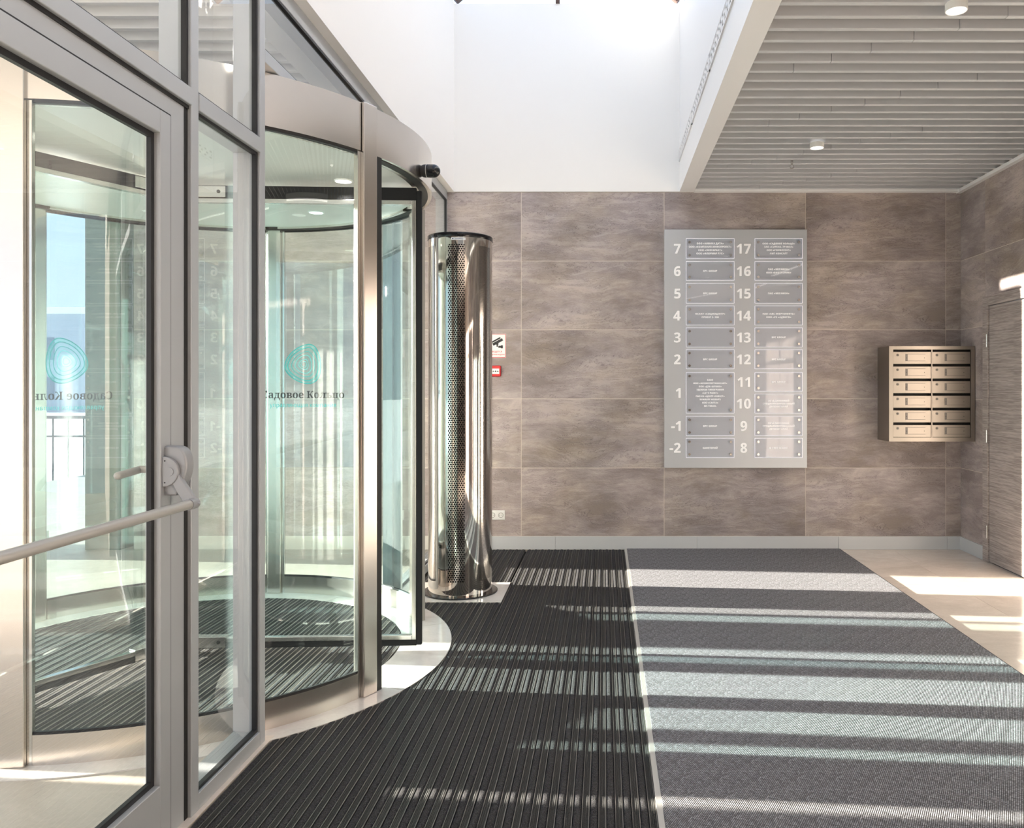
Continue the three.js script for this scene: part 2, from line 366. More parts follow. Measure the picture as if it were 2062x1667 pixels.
// ---- skylight: brown framed glass gable over the light well
{
  const s = struct('window_skylight', 'gabled glass skylight with dark brown frame above the light well');
  const mx = (WX0 + WX1) / 2, rise = .86, half = (WX1 - WX0) / 2, len = Math.hypot(half, rise), ang = Math.atan2(rise, half);
  const slope = (side, d0, d1, w, name, m, y = 0) => {
    const o = mesh(name, new THREE.BoxGeometry(len, w, d1 - d0), m, s);
    o.position.set(mx + side * half / 2, WELL + rise / 2 + y, -(d0 + d1) / 2); o.rotation.z = -side * ang;
  };
  for (const d of [.9, 2.1, 3.3, 4.5, 5.7, 7.05]) for (const q of [-1, 1]) slope(q, d, d + .06, .07, 'rafter', M.brown, .035);
  mesh('ridge', box(mx - .04, mx + .04, WELL + rise, WELL + rise + .08, .9, 7.11), M.brown, s);
  mesh('king_post', box(mx - .095, mx - .062, WELL, WELL + rise, 7.05, 7.11), M.brown, s);
  for (let k = 0; k < 5; k++) for (const q of [-1, 1]) {
    const d0 = [.96, 2.16, 3.36, 4.56, 5.76][k], d1 = [2.1, 3.3, 4.5, 5.7, 7.05][k];
    const o = mesh('pane', new THREE.PlaneGeometry(len, d1 - d0), M.skyGlass, s);
    o.rotation.set(-Math.PI / 2, 0, 0); const e = new THREE.Euler(-Math.PI / 2, -q * -ang, 0); o.rotation.copy(e);
    o.position.set(mx + q * half / 2, WELL + rise / 2 + .05, -(d0 + d1) / 2);
  }
  const tri = new THREE.Shape([new THREE.Vector2(WX0, WELL), new THREE.Vector2(WX1, WELL), new THREE.Vector2(mx, WELL + rise)]);
  mesh('pane', new THREE.ShapeGeometry(tri).translate(0, 0, -7.08), M.skyGlass, s);
  mesh('pane', new THREE.ShapeGeometry(tri.clone()).translate(0, 0, -.93), M.skyGlass, s);
}
// ---- glass front: mullions, transoms, panes, gaskets
const GX = -1.352;                                                // plane of the glass
{
  const w = struct('window_1', 'grey aluminium framed glass front beside the revolving door');
  const mull = (d0, d1, y1 = CEIL, x = LEFT) => mesh('mullion', box(-1.436, x, 0, y1, d0, d1, .003), M.alu, w);
  mull(2.662, 2.712); mull(3.195, 3.243); mull(5.401, 5.449); mull(7.03, BACK - .005, CEIL, -1.345);
  mull(1.37, 1.42); mull(.05, .1); mull(-1.2, -1.15);
  const tr = (y0, y1, d0, d1, x = LEFT) => mesh('transom', box(-1.436, x, y0, y1, d0, d1, .003), M.alu, w);
  tr(2.295, 2.352, -1.15, 2.662, -1.326); tr(2.295, 2.352, 2.712, 3.195, -1.326);
  tr(2.664, 2.715, 3.243, 5.401);
  for (const [a, b] of [[-1.15, .05], [.1, 1.37], [1.42, 2.662], [2.712, 3.195], [3.243, 5.401], [5.449, 7.03]]) tr(2.985, CEIL, a, b, -1.338);
  for (const [a, b] of [[-1.15, .05], [.1, 1.37], [2.712, 3.195], [5.449, 7.03]]) tr(0, .058, a, b);
  mesh('jamb', box(-1.436, -1.375, 0, 2.664, 3.243, 3.278), M.alu, w);
  mesh('jamb', box(-1.436, -1.375, 0, 2.664, 5.358, 5.401), M.alu, w);
  // panes with black gaskets
  const pane = (y0, y1, d0, d1) => {
    const p = mesh('pane', sheetX(GX, y0, y1, d0, d1), M.glass, w);
    const t = .011;
    mesh('gasket', mergeGeometries([box(GX - .006, GX + .012, y0, y0 + t, d0, d1), box(GX - .006, GX + .012, y1 - t, y1, d0, d1), box(GX - .006, GX + .012, y0 + t, y1 - t, d0, d0 + t), box(GX - .006, GX + .012, y0 + t, y1 - t, d1 - t, d1)]), M.gasket, p);
  };
  pane(2.352, 2.985, 1.42, 2.662); pane(2.352, 2.985, 2.712, 3.195); pane(2.715, 2.985, 3.243, 5.401); pane(.058, 2.985, 5.449, 7.03);
  pane(.058, 2.295, 2.712, 3.195); pane(.058, 2.295, .1, 1.37); pane(2.352, 2.985, .1, 1.37); pane(.058, 2.985, -1.15, .05);
}
// ---- glazed side door with panic bar
{
  const d = struct('door_1', 'grey aluminium framed glass exit door with a panic bar');
  const J = 2.561;
  mesh('frame', mergeGeometries([box(-1.39, -1.343, 0, 2.284, J, 2.641), box(-1.39, -1.343, 2.232, 2.284, 1.44, J), box(-1.39, -1.343, 0, 2.284, 1.42, 1.5)]), M.alu, d);
  mesh('seal', box(-1.388, -1.3415, 0, 2.284, 2.641, 2.662), M.black, d);
  mesh('seal', box(-1.388, -1.337, 2.284, 2.295, 1.42, 2.662), M.black, d);
  mesh('seal', box(-1.388, -1.3425, .01, 2.232, J - .0045, J + .0005), M.black, d);
  mesh('seal', box(-1.388, -1.3425, 2.2175, 2.2325, 1.5, J - .004), M.black, d);
  const X0 = -1.386, X1 = -1.34;
  mesh('stile', box(X0, X1, .012, 2.228, 2.496, J - .004, .003), M.alu, d);
  mesh('stile', box(X0, X1, .012, 2.228, 1.5, 1.597, .003), M.alu, d);
  mesh('rail', box(X0, X1, 2.157, 2.228, 1.597, 2.496, .003), M.alu, d);
  mesh('rail', box(X0, X1, .012, .186, 1.597, 2.496, .003), M.alu, d);
  const GD = -1.366, y0 = .186, y1 = 2.157, d0 = 1.597, d1 = 2.496, t = .017;
  const pg = mesh('pane', sheetX(GD, y0, y1, d0, d1), M.glass, d);
  mesh('gasket', mergeGeometries([box(GD - .007, GD + .007, y0, y0 + t, d0, d1), box(GD - .007, GD + .007, y1 - t, y1, d0, d1), box(GD - .007, GD + .007, y0 + t, y1 - t, d0, d0 + t), box(GD - .007, GD + .007, y0 + t, y1 - t, d1 - t, d1)]), M.gasket, pg);
  // panic bar: cast housing on the stile, half-round cover, arm and round push bar
  const bar = sub('panic_bar', d);
  const ext = (shape, d0, d1, b = .003) => new THREE.ExtrudeGeometry(shape, { depth: d1 - d0 - 2 * b, bevelEnabled: true, bevelSize: b, bevelThickness: b, bevelSegments: 3, curveSegments: 16 }).translate(-1.337, 1.062, -d1 + b - .03);
  const hs = new THREE.Shape(); hs.moveTo(0, .003); hs.lineTo(.03, .003); hs.lineTo(.042, .03); hs.quadraticCurveTo(.060, .062, .059, .09); hs.quadraticCurveTo(.057, .141, .026, .141); hs.lineTo(0, .141); hs.closePath();
  mesh('housing', ext(hs, 2.488, 2.536, .006), M.hardware, bar);
  const cs = new THREE.Shape(); cs.moveTo(-.004, .028); cs.absarc(0, .071, .043, -Math.PI / 2, Math.PI / 2, false); cs.lineTo(-.004, .114); cs.closePath();
  const cover = mesh('cover', ext(cs, 2.474, 2.489), M.hardware, bar);
  mesh('cap', cyl(.0135, .003, 28).rotateX(Math.PI / 2).translate(-1.318, 1.133, -2.5035), M.hardware, cover);
  for (const y of [1.1, 1.166]) mesh('screw', cyl(.002, .003, 10).rotateX(Math.PI / 2).translate(-1.331, y, -2.5035), M.gasket, cover);
  const as = new THREE.Shape([new THREE.Vector2(.022, .046), new THREE.Vector2(.042, .062), new THREE.Vector2(.102, -.026), new THREE.Vector2(.074, -.044)]);
  mesh('arm', ext(as, 2.478, 2.494), M.hardware, bar);
  const tube = mesh('push_bar', new THREE.CapsuleGeometry(.0142, .86, 6, 24).rotateX(Math.PI / 2), M.bar, bar); tube.position.set(-1.25, 1.036, -2.065);
  const collar = mesh('collar', cyl(.0168, .04, 28).rotateX(Math.PI / 2), M.hardware, bar); collar.position.set(-1.25, 1.036, -2.505);
  // outside lever
  const lev = sub('lever_handle', d);
  mesh('escutcheon', box(-1.394, -1.386, 1.03, 1.19, 2.516, 2.55, .004), M.bar, lev);
  const neck = mesh('neck', cyl(.011, .04, 18).rotateZ(Math.PI / 2), M.bar, lev); neck.position.set(-1.406, 1.137, -2.535);
  const grip = mesh('grip', new THREE.CapsuleGeometry(.0115, .115, 5, 16).rotateX(Math.PI / 2 + .06), M.bar, lev); grip.position.set(-1.426, 1.133, -2.482);
}
// ---- wooden door in the right wall
{
  const d = struct('door_2', 'grey-brown wood grain door with steel hinges in the right wall');
  mesh('frame', mergeGeometries([box(RIGHT - .022, RIGHT + .08, 0, 2.11, 6.545, 6.635, .004), box(RIGHT - .022, RIGHT + .08, 2.035, 2.11, 5.54, 6.545, .004), box(RIGHT - .022, RIGHT + .08, 0, 2.11, 5.54, 5.628, .004)]), M.wood, d);
  mesh('leaf', box(RIGHT - .012, RIGHT + .032, .008, 2.028, 5.634, 6.538, .003), M.wood, d);
  for (const y of [.245, 1.0, 1.755]) { const h = mesh('hinge', cyl(.007, .1, 14), M.chrome, d); h.position.set(RIGHT - .03, y, -6.541); }
  const r = mesh('lever_handle', mergeGeometries([cyl(.025, .01, 24).rotateZ(Math.PI / 2).toNonIndexed(), box(-.05, 0, -.008, .008, -.008, .008).toNonIndexed(), box(-.06, -.045, -.009, .009, -.008, .12).toNonIndexed()]), M.chrome, d); r.position.set(RIGHT - .018, 1.0, -5.7);
}

// ================================================================ OUTSIDE
{
  const g = struct('ground', 'snowy street level outside the glass front');
  mesh('snow', box(-120, -8.2, -.75, -.55, -70, 120), M.snow, g);
  mesh('paving', box(-8.2, LEFT - .06, -.7, -.001, -6, 26), M.paving, g).position.y = 0;
  const c = struct('canopy', 'white slatted soffit of the entrance canopy outside the glass');
  mesh('roof', box(-4.6, -1.62, 3.115, 3.65, -3, BACK + .3), M.white, c);
  mesh('edge_board', box(-1.62, -1.436, 3.0585, 3.2, -3, BACK + .3), M.white, c);
  mesh('fascia', box(-4.66, -4.6, 3.06, 3.65, -3, BACK + .3), M.white, c);
  for (let k = 0; k < 47; k++) { const dd = SLAT0 - k * PITCH; mesh('slat', box(-4.59, -1.625, 3.071, 3.115, dd - .015, dd + .015), M.white, c); }
  // pillars added off to the sunny side to cast floor shadow bands
  const pil = (d0, d1, label) => { const p = struct('added_pillar', label, -5.2, 0, (d0 + d1) / 2); const h = (d1 - d0) / 2; mesh('shaft', box(-.25, .25, 0, 3.06, -h, h, .01), M.added_pillar, p); mesh('plinth', box(-.28, .28, 0, .12, -h - .03, h + .03, .005), M.added_pillar, p); };
  pil(6.78, 7.30, 'square pale column added beyond the canopy to block sun'); pil(4.90, 5.38, 'square pale column added before the revolving door to block sun'); pil(3.30, 3.54, 'slim pale column added outside to block sun'); pil(1.5, 3.2, 'broad pale pier added outside to block sun');
  const e = struct('wall_outside', 'tiled end of the porch wall outside'); mesh('pier', box(-4.43, -4.13, -.2, CEIL, BACK - .03, BACK + .3), M.pier, e);
  // iron railing beyond the paving
  const r = group('iron_railing', 'dark iron railing along the snowy street outside', 'railing', -10.5, -.55, 13.5);
  mesh('rail', box(-5, 5, 1.42, 1.47, -.02, .02), M.iron, r); mesh('rail', box(-5, 5, .18, .22, -.02, .02), M.iron, r); mesh('rail', box(-5, 5, 1.12, 1.15, -.015, .015), M.iron, r);
  for (let k = 0; k <= 40; k++) mesh('baluster', box(-5 + k * .25 - .01, -5 + k * .25 + .01, .2, 1.44, -.01, .01), M.iron, r);
  for (let k = 0; k <= 4; k++) mesh('post', box(-5 + k * 2.5 - .04, -5 + k * 2.5 + .04, 0, 1.55, -.04, .04), M.iron, r);
  // far houses
  const house = (name, label, x, d, w, dp, h, col) => {
    const b = group(name, label, 'building', x, -.55, d), m = std({ color: hex(col), roughness: .9 }), gm = std({ color: hex('#6f7f95'), roughness: .2 });
    mesh('wall', box(-w / 2, w / 2, 0, h, -dp / 2, dp / 2), m, b); mesh('roof', box(-w / 2 - .4, w / 2 + .4, h, h + .5, -dp / 2 - .4, dp / 2 + .4), M.snow, b);
    for (let i = 0; i < Math.floor(w / 3); i++) for (let j = 0; j < Math.floor(h / 3); j++) mesh('window', box(-w / 2 + .9 + i * 3, -w / 2 + 2.1 + i * 3, 1 + j * 3, 2.7 + j * 3, -dp / 2 - .05, -dp / 2 + .1), gm, b);
  };
  house('town_house', 'low bluish house far across the snowy street', -46, 68, 14, 10, 7.5, '#a9b3c4');
  house('town_house', 'taller brownish house far across the street', -66, 72, 16, 10, 10.5, '#9c9089');
  house('town_house', 'pale yellow house far down the street', -33, 74, 9, 10, 5, '#cdc7b4');
}

// ================================================================ REVOLVING DOOR
const HEAD0 = 2.445, HEAD1 = 2.66, RO = 1.292;
{
  const g = group('revolving_door_drum', 'round brushed steel and glass drum of the revolving door', 'revolving door', CX, 0, CD);
  const A = 26.6, F = 31, gaps = [[-145, -87.2], [-87.2, -A], [F, 90], [90, 153.4]];
  // head: steel fascia, dark groove under it, ceiling and lid
  for (const [a0, a1] of [[-24.5, 28.9], [-85.3, -28.7], [33.1, 88.1], [-143, -89.1], [91.9, 151.3], [155.4, 213]]) mesh('fascia', ringSector(1.205, RO, a0, a1, HEAD0, HEAD1), M.steel, g);
  mesh('track_groove', ringSector(1.232, 1.272, 0, 360, HEAD0 - .003, HEAD0 + .02), M.black, g);
  mesh('ceiling_panel', ringSector(.04, 1.205, 0, 360, HEAD0 + .012, HEAD0 + .03, 4), M.drumLid, g);
  mesh('lid', ringSector(0, 1.204, 0, 360, HEAD1 - .012, HEAD1 - .002, 4), M.drumLid, g);
  for (const s of [-145, -87.2, -A, F, 90, 153.4]) {
    const p = sub('post', g); p.rotation.y = rad(s);
    mesh('shaft', box(1.244, 1.306, .003, HEAD1 + .004, -.043, .043, .004), M.steel, p);
    const o = Math.abs(Math.abs(s) - 90) < 5 ? 0 : Math.abs(s) < 90 ? -Math.sign(s) : Math.sign(s);      // side of the opening
    if (o) { mesh('seal', box(1.244, 1.3, .003, HEAD0 - .004, o > 0 ? .0435 : -.078, o > 0 ? .078 : -.0435), s < 0 ? M.black : M.aluDark, p); }
    for (const q of o ? [-o] : [-1, 1]) mesh('channel', box(1.268, 1.288, .003, HEAD0 - .004, q > 0 ? .0435 : -.062, q > 0 ? .062 : -.0435, .002), M.chrome, p);
  }
  for (const [a0, a1] of gaps) {
    const e = 2.8;
    const kp = mesh('kick_plate', ringSector(1.262, 1.29, a0 + e, a1 - e, .003, .115), M.steel, g);
    mesh('gasket', ringSector(1.27, 1.284, a0 + e, a1 - e, .115, .124), M.gasket, kp);
    const pn = mesh('curved_pane', arcSheet(1.277, a0 + e, a1 - e, .124, HEAD0 - .012), M.drumGlass, g);
    mesh('gasket', ringSector(1.27, 1.284, a0 + e, a1 - e, HEAD0 - .012, HEAD0), M.gasket, pn);
  }
  const glow = lampGlow(3.0);
  for (let k = 0; k < 6; k++) {
    const a = rad(-2 + 60 * k), l = sub('downlight', g, .87 * Math.cos(a), HEAD0, .87 * Math.sin(a));
    mesh('bezel', new THREE.TorusGeometry(.043, .005, 8, 32).rotateX(Math.PI / 2).translate(0, .011, 0), M.plastic, l);
    mesh('lamp_disc', cyl(.04, .006, 28).translate(0, .009, 0), glow, l);
    const sp = new THREE.SpotLight(hex('#fff8ef'), 2.2, 0, rad(55), .6, 2); sp.position.set(0, -.012, 0); sp.target.position.set(0, -1, 0); sp.castShadow = true; l.add(sp, sp.target);
  }
}
const logo = canvasTexture(1024, 1024, (g, W, H) => {
  g.clearRect(0, 0, W, H);
  const blob = (k) => { g.beginPath(); const cx = 520, cy = 330, s = k; g.moveTo(cx - 230 * s, cy + 30 * s); g.bezierCurveTo(cx - 225 * s, cy - 110 * s, cx - 70 * s, cy - 235 * s, cx + 60 * s, cy - 245 * s); g.bezierCurveTo(cx + 170 * s, cy - 250 * s, cx + 205 * s, cy - 60 * s, cx + 205 * s, cy + 20 * s); g.bezierCurveTo(cx + 205 * s, cy + 170 * s, cx + 140 * s, cy + 240 * s, cx + 40 * s, cy + 235 * s); g.bezierCurveTo(cx - 90 * s, cy + 225 * s, cx - 228 * s, cy + 110 * s, cx - 230 * s, cy + 30 * s); g.closePath(); };
  blob(1); g.fillStyle = 'rgba(38,196,196,0.34)'; g.fill(); g.globalCompositeOperation = 'destination-out'; blob(.8); g.fillStyle = '#000'; g.fill(); g.globalCompositeOperation = 'source-over';
  blob(.8); g.fillStyle = 'rgba(60,200,200,0.12)'; g.fill();
  for (const [k, w] of [[1, 10], [.84, 8], [.64, 7], [.46, 6], [.26, 5], [.15, 5]]) { blob(k); g.lineWidth = w; g.strokeStyle = k > .5 ? '#12a3a6' : '#59cfcf'; g.stroke(); }
  g.fillStyle = '#16282c'; g.font = 'bold 122px serif'; g.textAlign = 'center'; g.textBaseline = 'alphabetic'; g.fillText('Садовое Кольцо', 512, 742, 1000);
  g.fillStyle = '#2cbcc0'; g.font = '70px sans-serif'; g.fillText('управляющая компания', 512, 850, 800);
});
{
  const g = group('revolving_door_rotor', 'three glass wings with black brush seals on the shaft inside the revolving door', 'revolving door', CX, 0, CD);
  mesh('shaft', cyl(.038, 2.42, 28).translate(0, 1.222, 0), M.steel, g);
  const logoMat = std({ map: logo, transparent: true, roughness: .4, side: THREE.DoubleSide });
  for (const a of [2.8, 122.8, 242.8]) {
    const w = sub('wing', g); w.rotation.y = rad(a);
    const T = .017;
    mesh('frame', mergeGeometries([box(1.207, 1.229, .06, 2.372, -T, T, .002), box(.045, .075, .06, 2.372, -T, T, .002), box(.075, 1.207, .06, .083, -T, T, .002), box(.075, 1.207, 2.35, 2.372, -T, T, .002)]), M.chrome, w);
    mesh('pane', new THREE.PlaneGeometry(1.132, 2.267).translate(.641, 1.2165, 0), M.wingGlass, w);
    mesh('side_seal', box(1.229, 1.258, .03, 2.425, -.012, .012, .006), M.brush, w);
    mesh('top_seal', box(.045, 1.229, 2.372, 2.44, -.010, .010), M.brush, w);
    mesh('bottom_brush', box(.045, 1.229, .026, .06, -.007, .007), M.brush, w);
    for (const y of [.034, 2.376]) { const c = mesh('clamp', box(.05, .25, y, y + .058, -.026, .026, .003), M.chrome, w); const l = mesh('lock', cyl(.009, .004, 18).rotateX(Math.PI / 2), M.gasket, c); l.position.set(.215, y + .029, .027); }
    const s = mesh('logo_print', new THREE.PlaneGeometry(.44, .44), logoMat, w); s.position.set(a > 200 ? .56 : .64, 1.43, .0015);
  }
}
{ // motion sensor on the head of the drum
  const s = group('motion_sensor', 'black capsule-shaped motion sensor on the steel head of the revolving door', 'sensor', -.925, 2.49, 4.215);
  s.rotation.y = rad(-4);
  mesh('housing', new THREE.CapsuleGeometry(.033, .034, 10, 28).rotateZ(Math.PI / 2).translate(.03, 0, 0), M.black, s);
  mesh('lens', new THREE.CapsuleGeometry(.0335, .02, 10, 28).rotateZ(Math.PI / 2).translate(.0455, -.0005, 0), M.blackGloss, s);
  mesh('seam', new THREE.TorusGeometry(.0336, .0008, 6, 32).rotateY(Math.PI / 2).translate(.022, 0, 0), M.plastic, s);
}

// ================================================================ MATS
function crowned(a, b, sa, sb, y0, y1, c) {                       // a strip with a rounded top
  const n = 6, L = [], X = (t) => a + (b - a) * t, Y = (t) => y1 - c + c * Math.sqrt(Math.max(0, 1 - Math.pow(Math.abs(2 * t - 1), 3))), D = (t, k) => sa[k] + (sb[k] - sa[k]) * t;
  const pts = [[0, y0], ...Array.from({ length: n + 1 }, (_, i) => [i / n, Y(i / n)]), [1, y0]];
  for (let i = 0; i + 1 < pts.length; i++) {
    const [t0, h0] = pts[i], [t1, h1] = pts[i + 1], dx = (t1 - t0) * (b - a), dy = h1 - h0, l = Math.hypot(dx, dy) || 1, nn = [-dy / l, dx / l, 0];
    L.push({ p: [[X(t0), h0, -D(t0, 0)], [X(t1), h1, -D(t1, 0)], [X(t1), h1, -D(t1, 1)], [X(t0), h0, -D(t0, 1)]], n: [nn, nn, nn, nn], uv: [[X(t0), D(t0, 0)], [X(t1), D(t1, 0)], [X(t1), D(t1, 1)], [X(t0), D(t0, 1)]] });
    if (i && i < pts.length - 2) for (const k of [0, 1]) { const q = [0, 0, k ? -1 : 1]; L.push({ p: [[X(t0), y0, -D(t0, k)], [X(t1), y0, -D(t1, k)], [X(t1), h1, -D(t1, k)], [X(t0), h0, -D(t0, k)]], n: [q, q, q, q], uv: [[X(t0), y0], [X(t1), y0], [X(t1), h1], [X(t0), h0]] }); }
  }
  return quads(L);
}
function matStrips(parent, x0, x1, spans, yTop) {                 // spans(x): [[d0, d1], ...] where a strip at x may lie
  const P = (x1 - x0) / Math.round((x1 - x0) / .0556), emit = (name, a, b, y0, y1, m, crown) => {
    const sa = spans(a), sb = spans(b), n = Math.min(sa.length, sb.length); if (!n) return;
    const sm = spans((a + b) / 2);
    for (let k = 0; k < n; k++) {
      if (sa[k][1] - sa[k][0] < .02 || sb[k][1] - sb[k][0] < .02) continue;
      mesh(name, crown ? crowned(a, b, sa[k], sb[k], y0, y1, crown) : prism([[a, sa[k][0]], [b, sb[k][0]], [b, sb[k][1]], [a, sa[k][1]]], y0, y1), m, parent);
    }
  };
  for (let x = x0; x + .03 < x1; x += P) {
    emit('carpet_strip', x, Math.min(x1, x + .0265), -.02, yTop, M.strip, .006);
    if (x + .053 < x1) { emit('metal_rail', x + .0283, x + .0305, -.02, yTop - .001, M.rail); emit('rubber_strip', x + .0312, x + .0498, -.02, yTop - .002, M.rubber); emit('metal_rail', x + .0505, x + .0535, -.02, yTop - .001, M.rail); }
  }
}
{
  const g = group('entrance_mat', 'black ribbed entrance mat of carpet, rubber and metal strips beside the revolving door', 'mat');
  const far = BACK - .02, near = 1.0;
  matStrips(g, -1.309, .172, (x) => {
    const q = RING * RING - (x - CX) ** 2, list = [];
    if (x < -.665) {
      if (q > 0) { const h = Math.sqrt(q); list.push([near, CD - h - .002]); if (CD + h < 5.31) list.push([CD + h + .002, 5.328]); else list.push([5.32, 5.328]); }
      else list.push([near, 4.3], [4.3, 5.328]);
      list.push([5.872, far]);
    } else list.push([near, far]);
    return list;
  }, .002);
  const r = group('round_mat', 'round ribbed mat of dark strips on the floor inside the revolving door', 'mat', CX, 0, CD);
  matStrips(r, -1.12, 1.12, (x) => { const q = (DISC - .004) ** 2 - x * x; if (q <= 0) return []; const h = Math.sqrt(q); return [[-h, h]]; }, .002);
  mesh('pit', cyl(DISC, .004, 72).translate(0, -.016, 0), M.trench, r);
}
{
  const c = group('carpet_runner', 'wide grey looped carpet lying along the black ribbed mat', 'carpet', 0, 0, 0);
  mesh('pile', box(.192, 2.006, .0005, .011, .6, BACK - .022, .003), M.carpet, c);
  mesh('border', box(2.006, 2.013, .0005, .009, .6, BACK - .022, .002), M.carpetEdge, c);
  const e = mesh('threshold_strip', prism([[.172, .6], [.1915, .6], [.1915, BACK - .02], [.172, BACK - .02]], 0, .009), M.ramp); mark(e, 'pale metal edging strip between ribbed mat and grey carpet', 'edging strip');
}

// ================================================================ AIR CURTAIN COLUMN
{
  const R = .215, g = group('air_curtain', 'tall mirror-polished chrome air curtain column with perforated bands', 'air curtain', -.979, .004, 5.62);
  mesh('base_plate', new THREE.LatheGeometry([[0, 0], [.252, 0], [.252, .006], [.246, .010], [0, .010]].map(([a, b]) => new THREE.Vector2(a, b)), 72), M.blackGloss, g);
  mesh('core', cyl(R - .012, 2.3, 40).translate(0, 1.18, 0), M.black, g);
  const sheet = (a0, a1, y0, y1, r = R, n = 14) => { const q = new THREE.CylinderGeometry(r, r, y1 - y0, n, 1, true, rad(a0), rad(a1 - a0)).translate(0, (y0 + y1) / 2, 0); const u = q.attributes.uv; for (let i = 0; i < u.count; i++) u.setXY(i, u.getX(i) * rad(a1 - a0) * r, u.getY(i) * (y1 - y0)); return q; };
  mesh('chrome_skirt', sheet(0, 360, .01, .105, R, 96), M.mirror, g);
  mesh('chrome_collar', sheet(0, 360, 2.32, 2.372, R, 96), M.mirror, g);
  const bands = [[-12, 17.5, 'perforated_panel', M.perf], [45, 76, 'perforated_panel', M.perfFine], [-70, -38, 'perforated_panel', M.perfFine], [17.5, 45, 'chrome_panel', M.mirror], [-38, -12, 'chrome_panel', M.mirror], [76, 180, 'chrome_panel', M.mirror], [180, 290, 'chrome_panel', M.mirror]];
  for (const [a0, a1, n, m] of bands) mesh(n, sheet(a0, a1, .105, 2.32), m, g);
  for (const a of [-16, 24.8]) mesh('seam', sheet(a - .25, a + .25, .02, 2.37, R + .0006, 1), M.aluDark, g);
  mesh('top_ring', new THREE.LatheGeometry([[0, 2.40], [.214, 2.402], [.2185, 2.398], [.2185, 2.372], [.212, 2.370], [0, 2.370]].map(([a, b]) => new THREE.Vector2(a, b)), 96), M.blackGloss, g);
  const st = canvasTexture(256, 48, (c, W, H) => { c.fillStyle = '#f2f2f2'; c.fillRect(0, 0, W, H); c.fillStyle = '#1d2a55'; c.beginPath(); c.arc(30, 24, 12, 0, 7); c.fill(); c.font = 'bold 30px sans-serif'; c.fillText('Тепломаш', 54, 34); });
  const lab = mesh('maker_label', new THREE.CylinderGeometry(R + .0008, R + .0008, .016, 10, 1, true, rad(-6), rad(25)).translate(0, 2.356, 0), std({ map: st, roughness: .4 }), g);
}

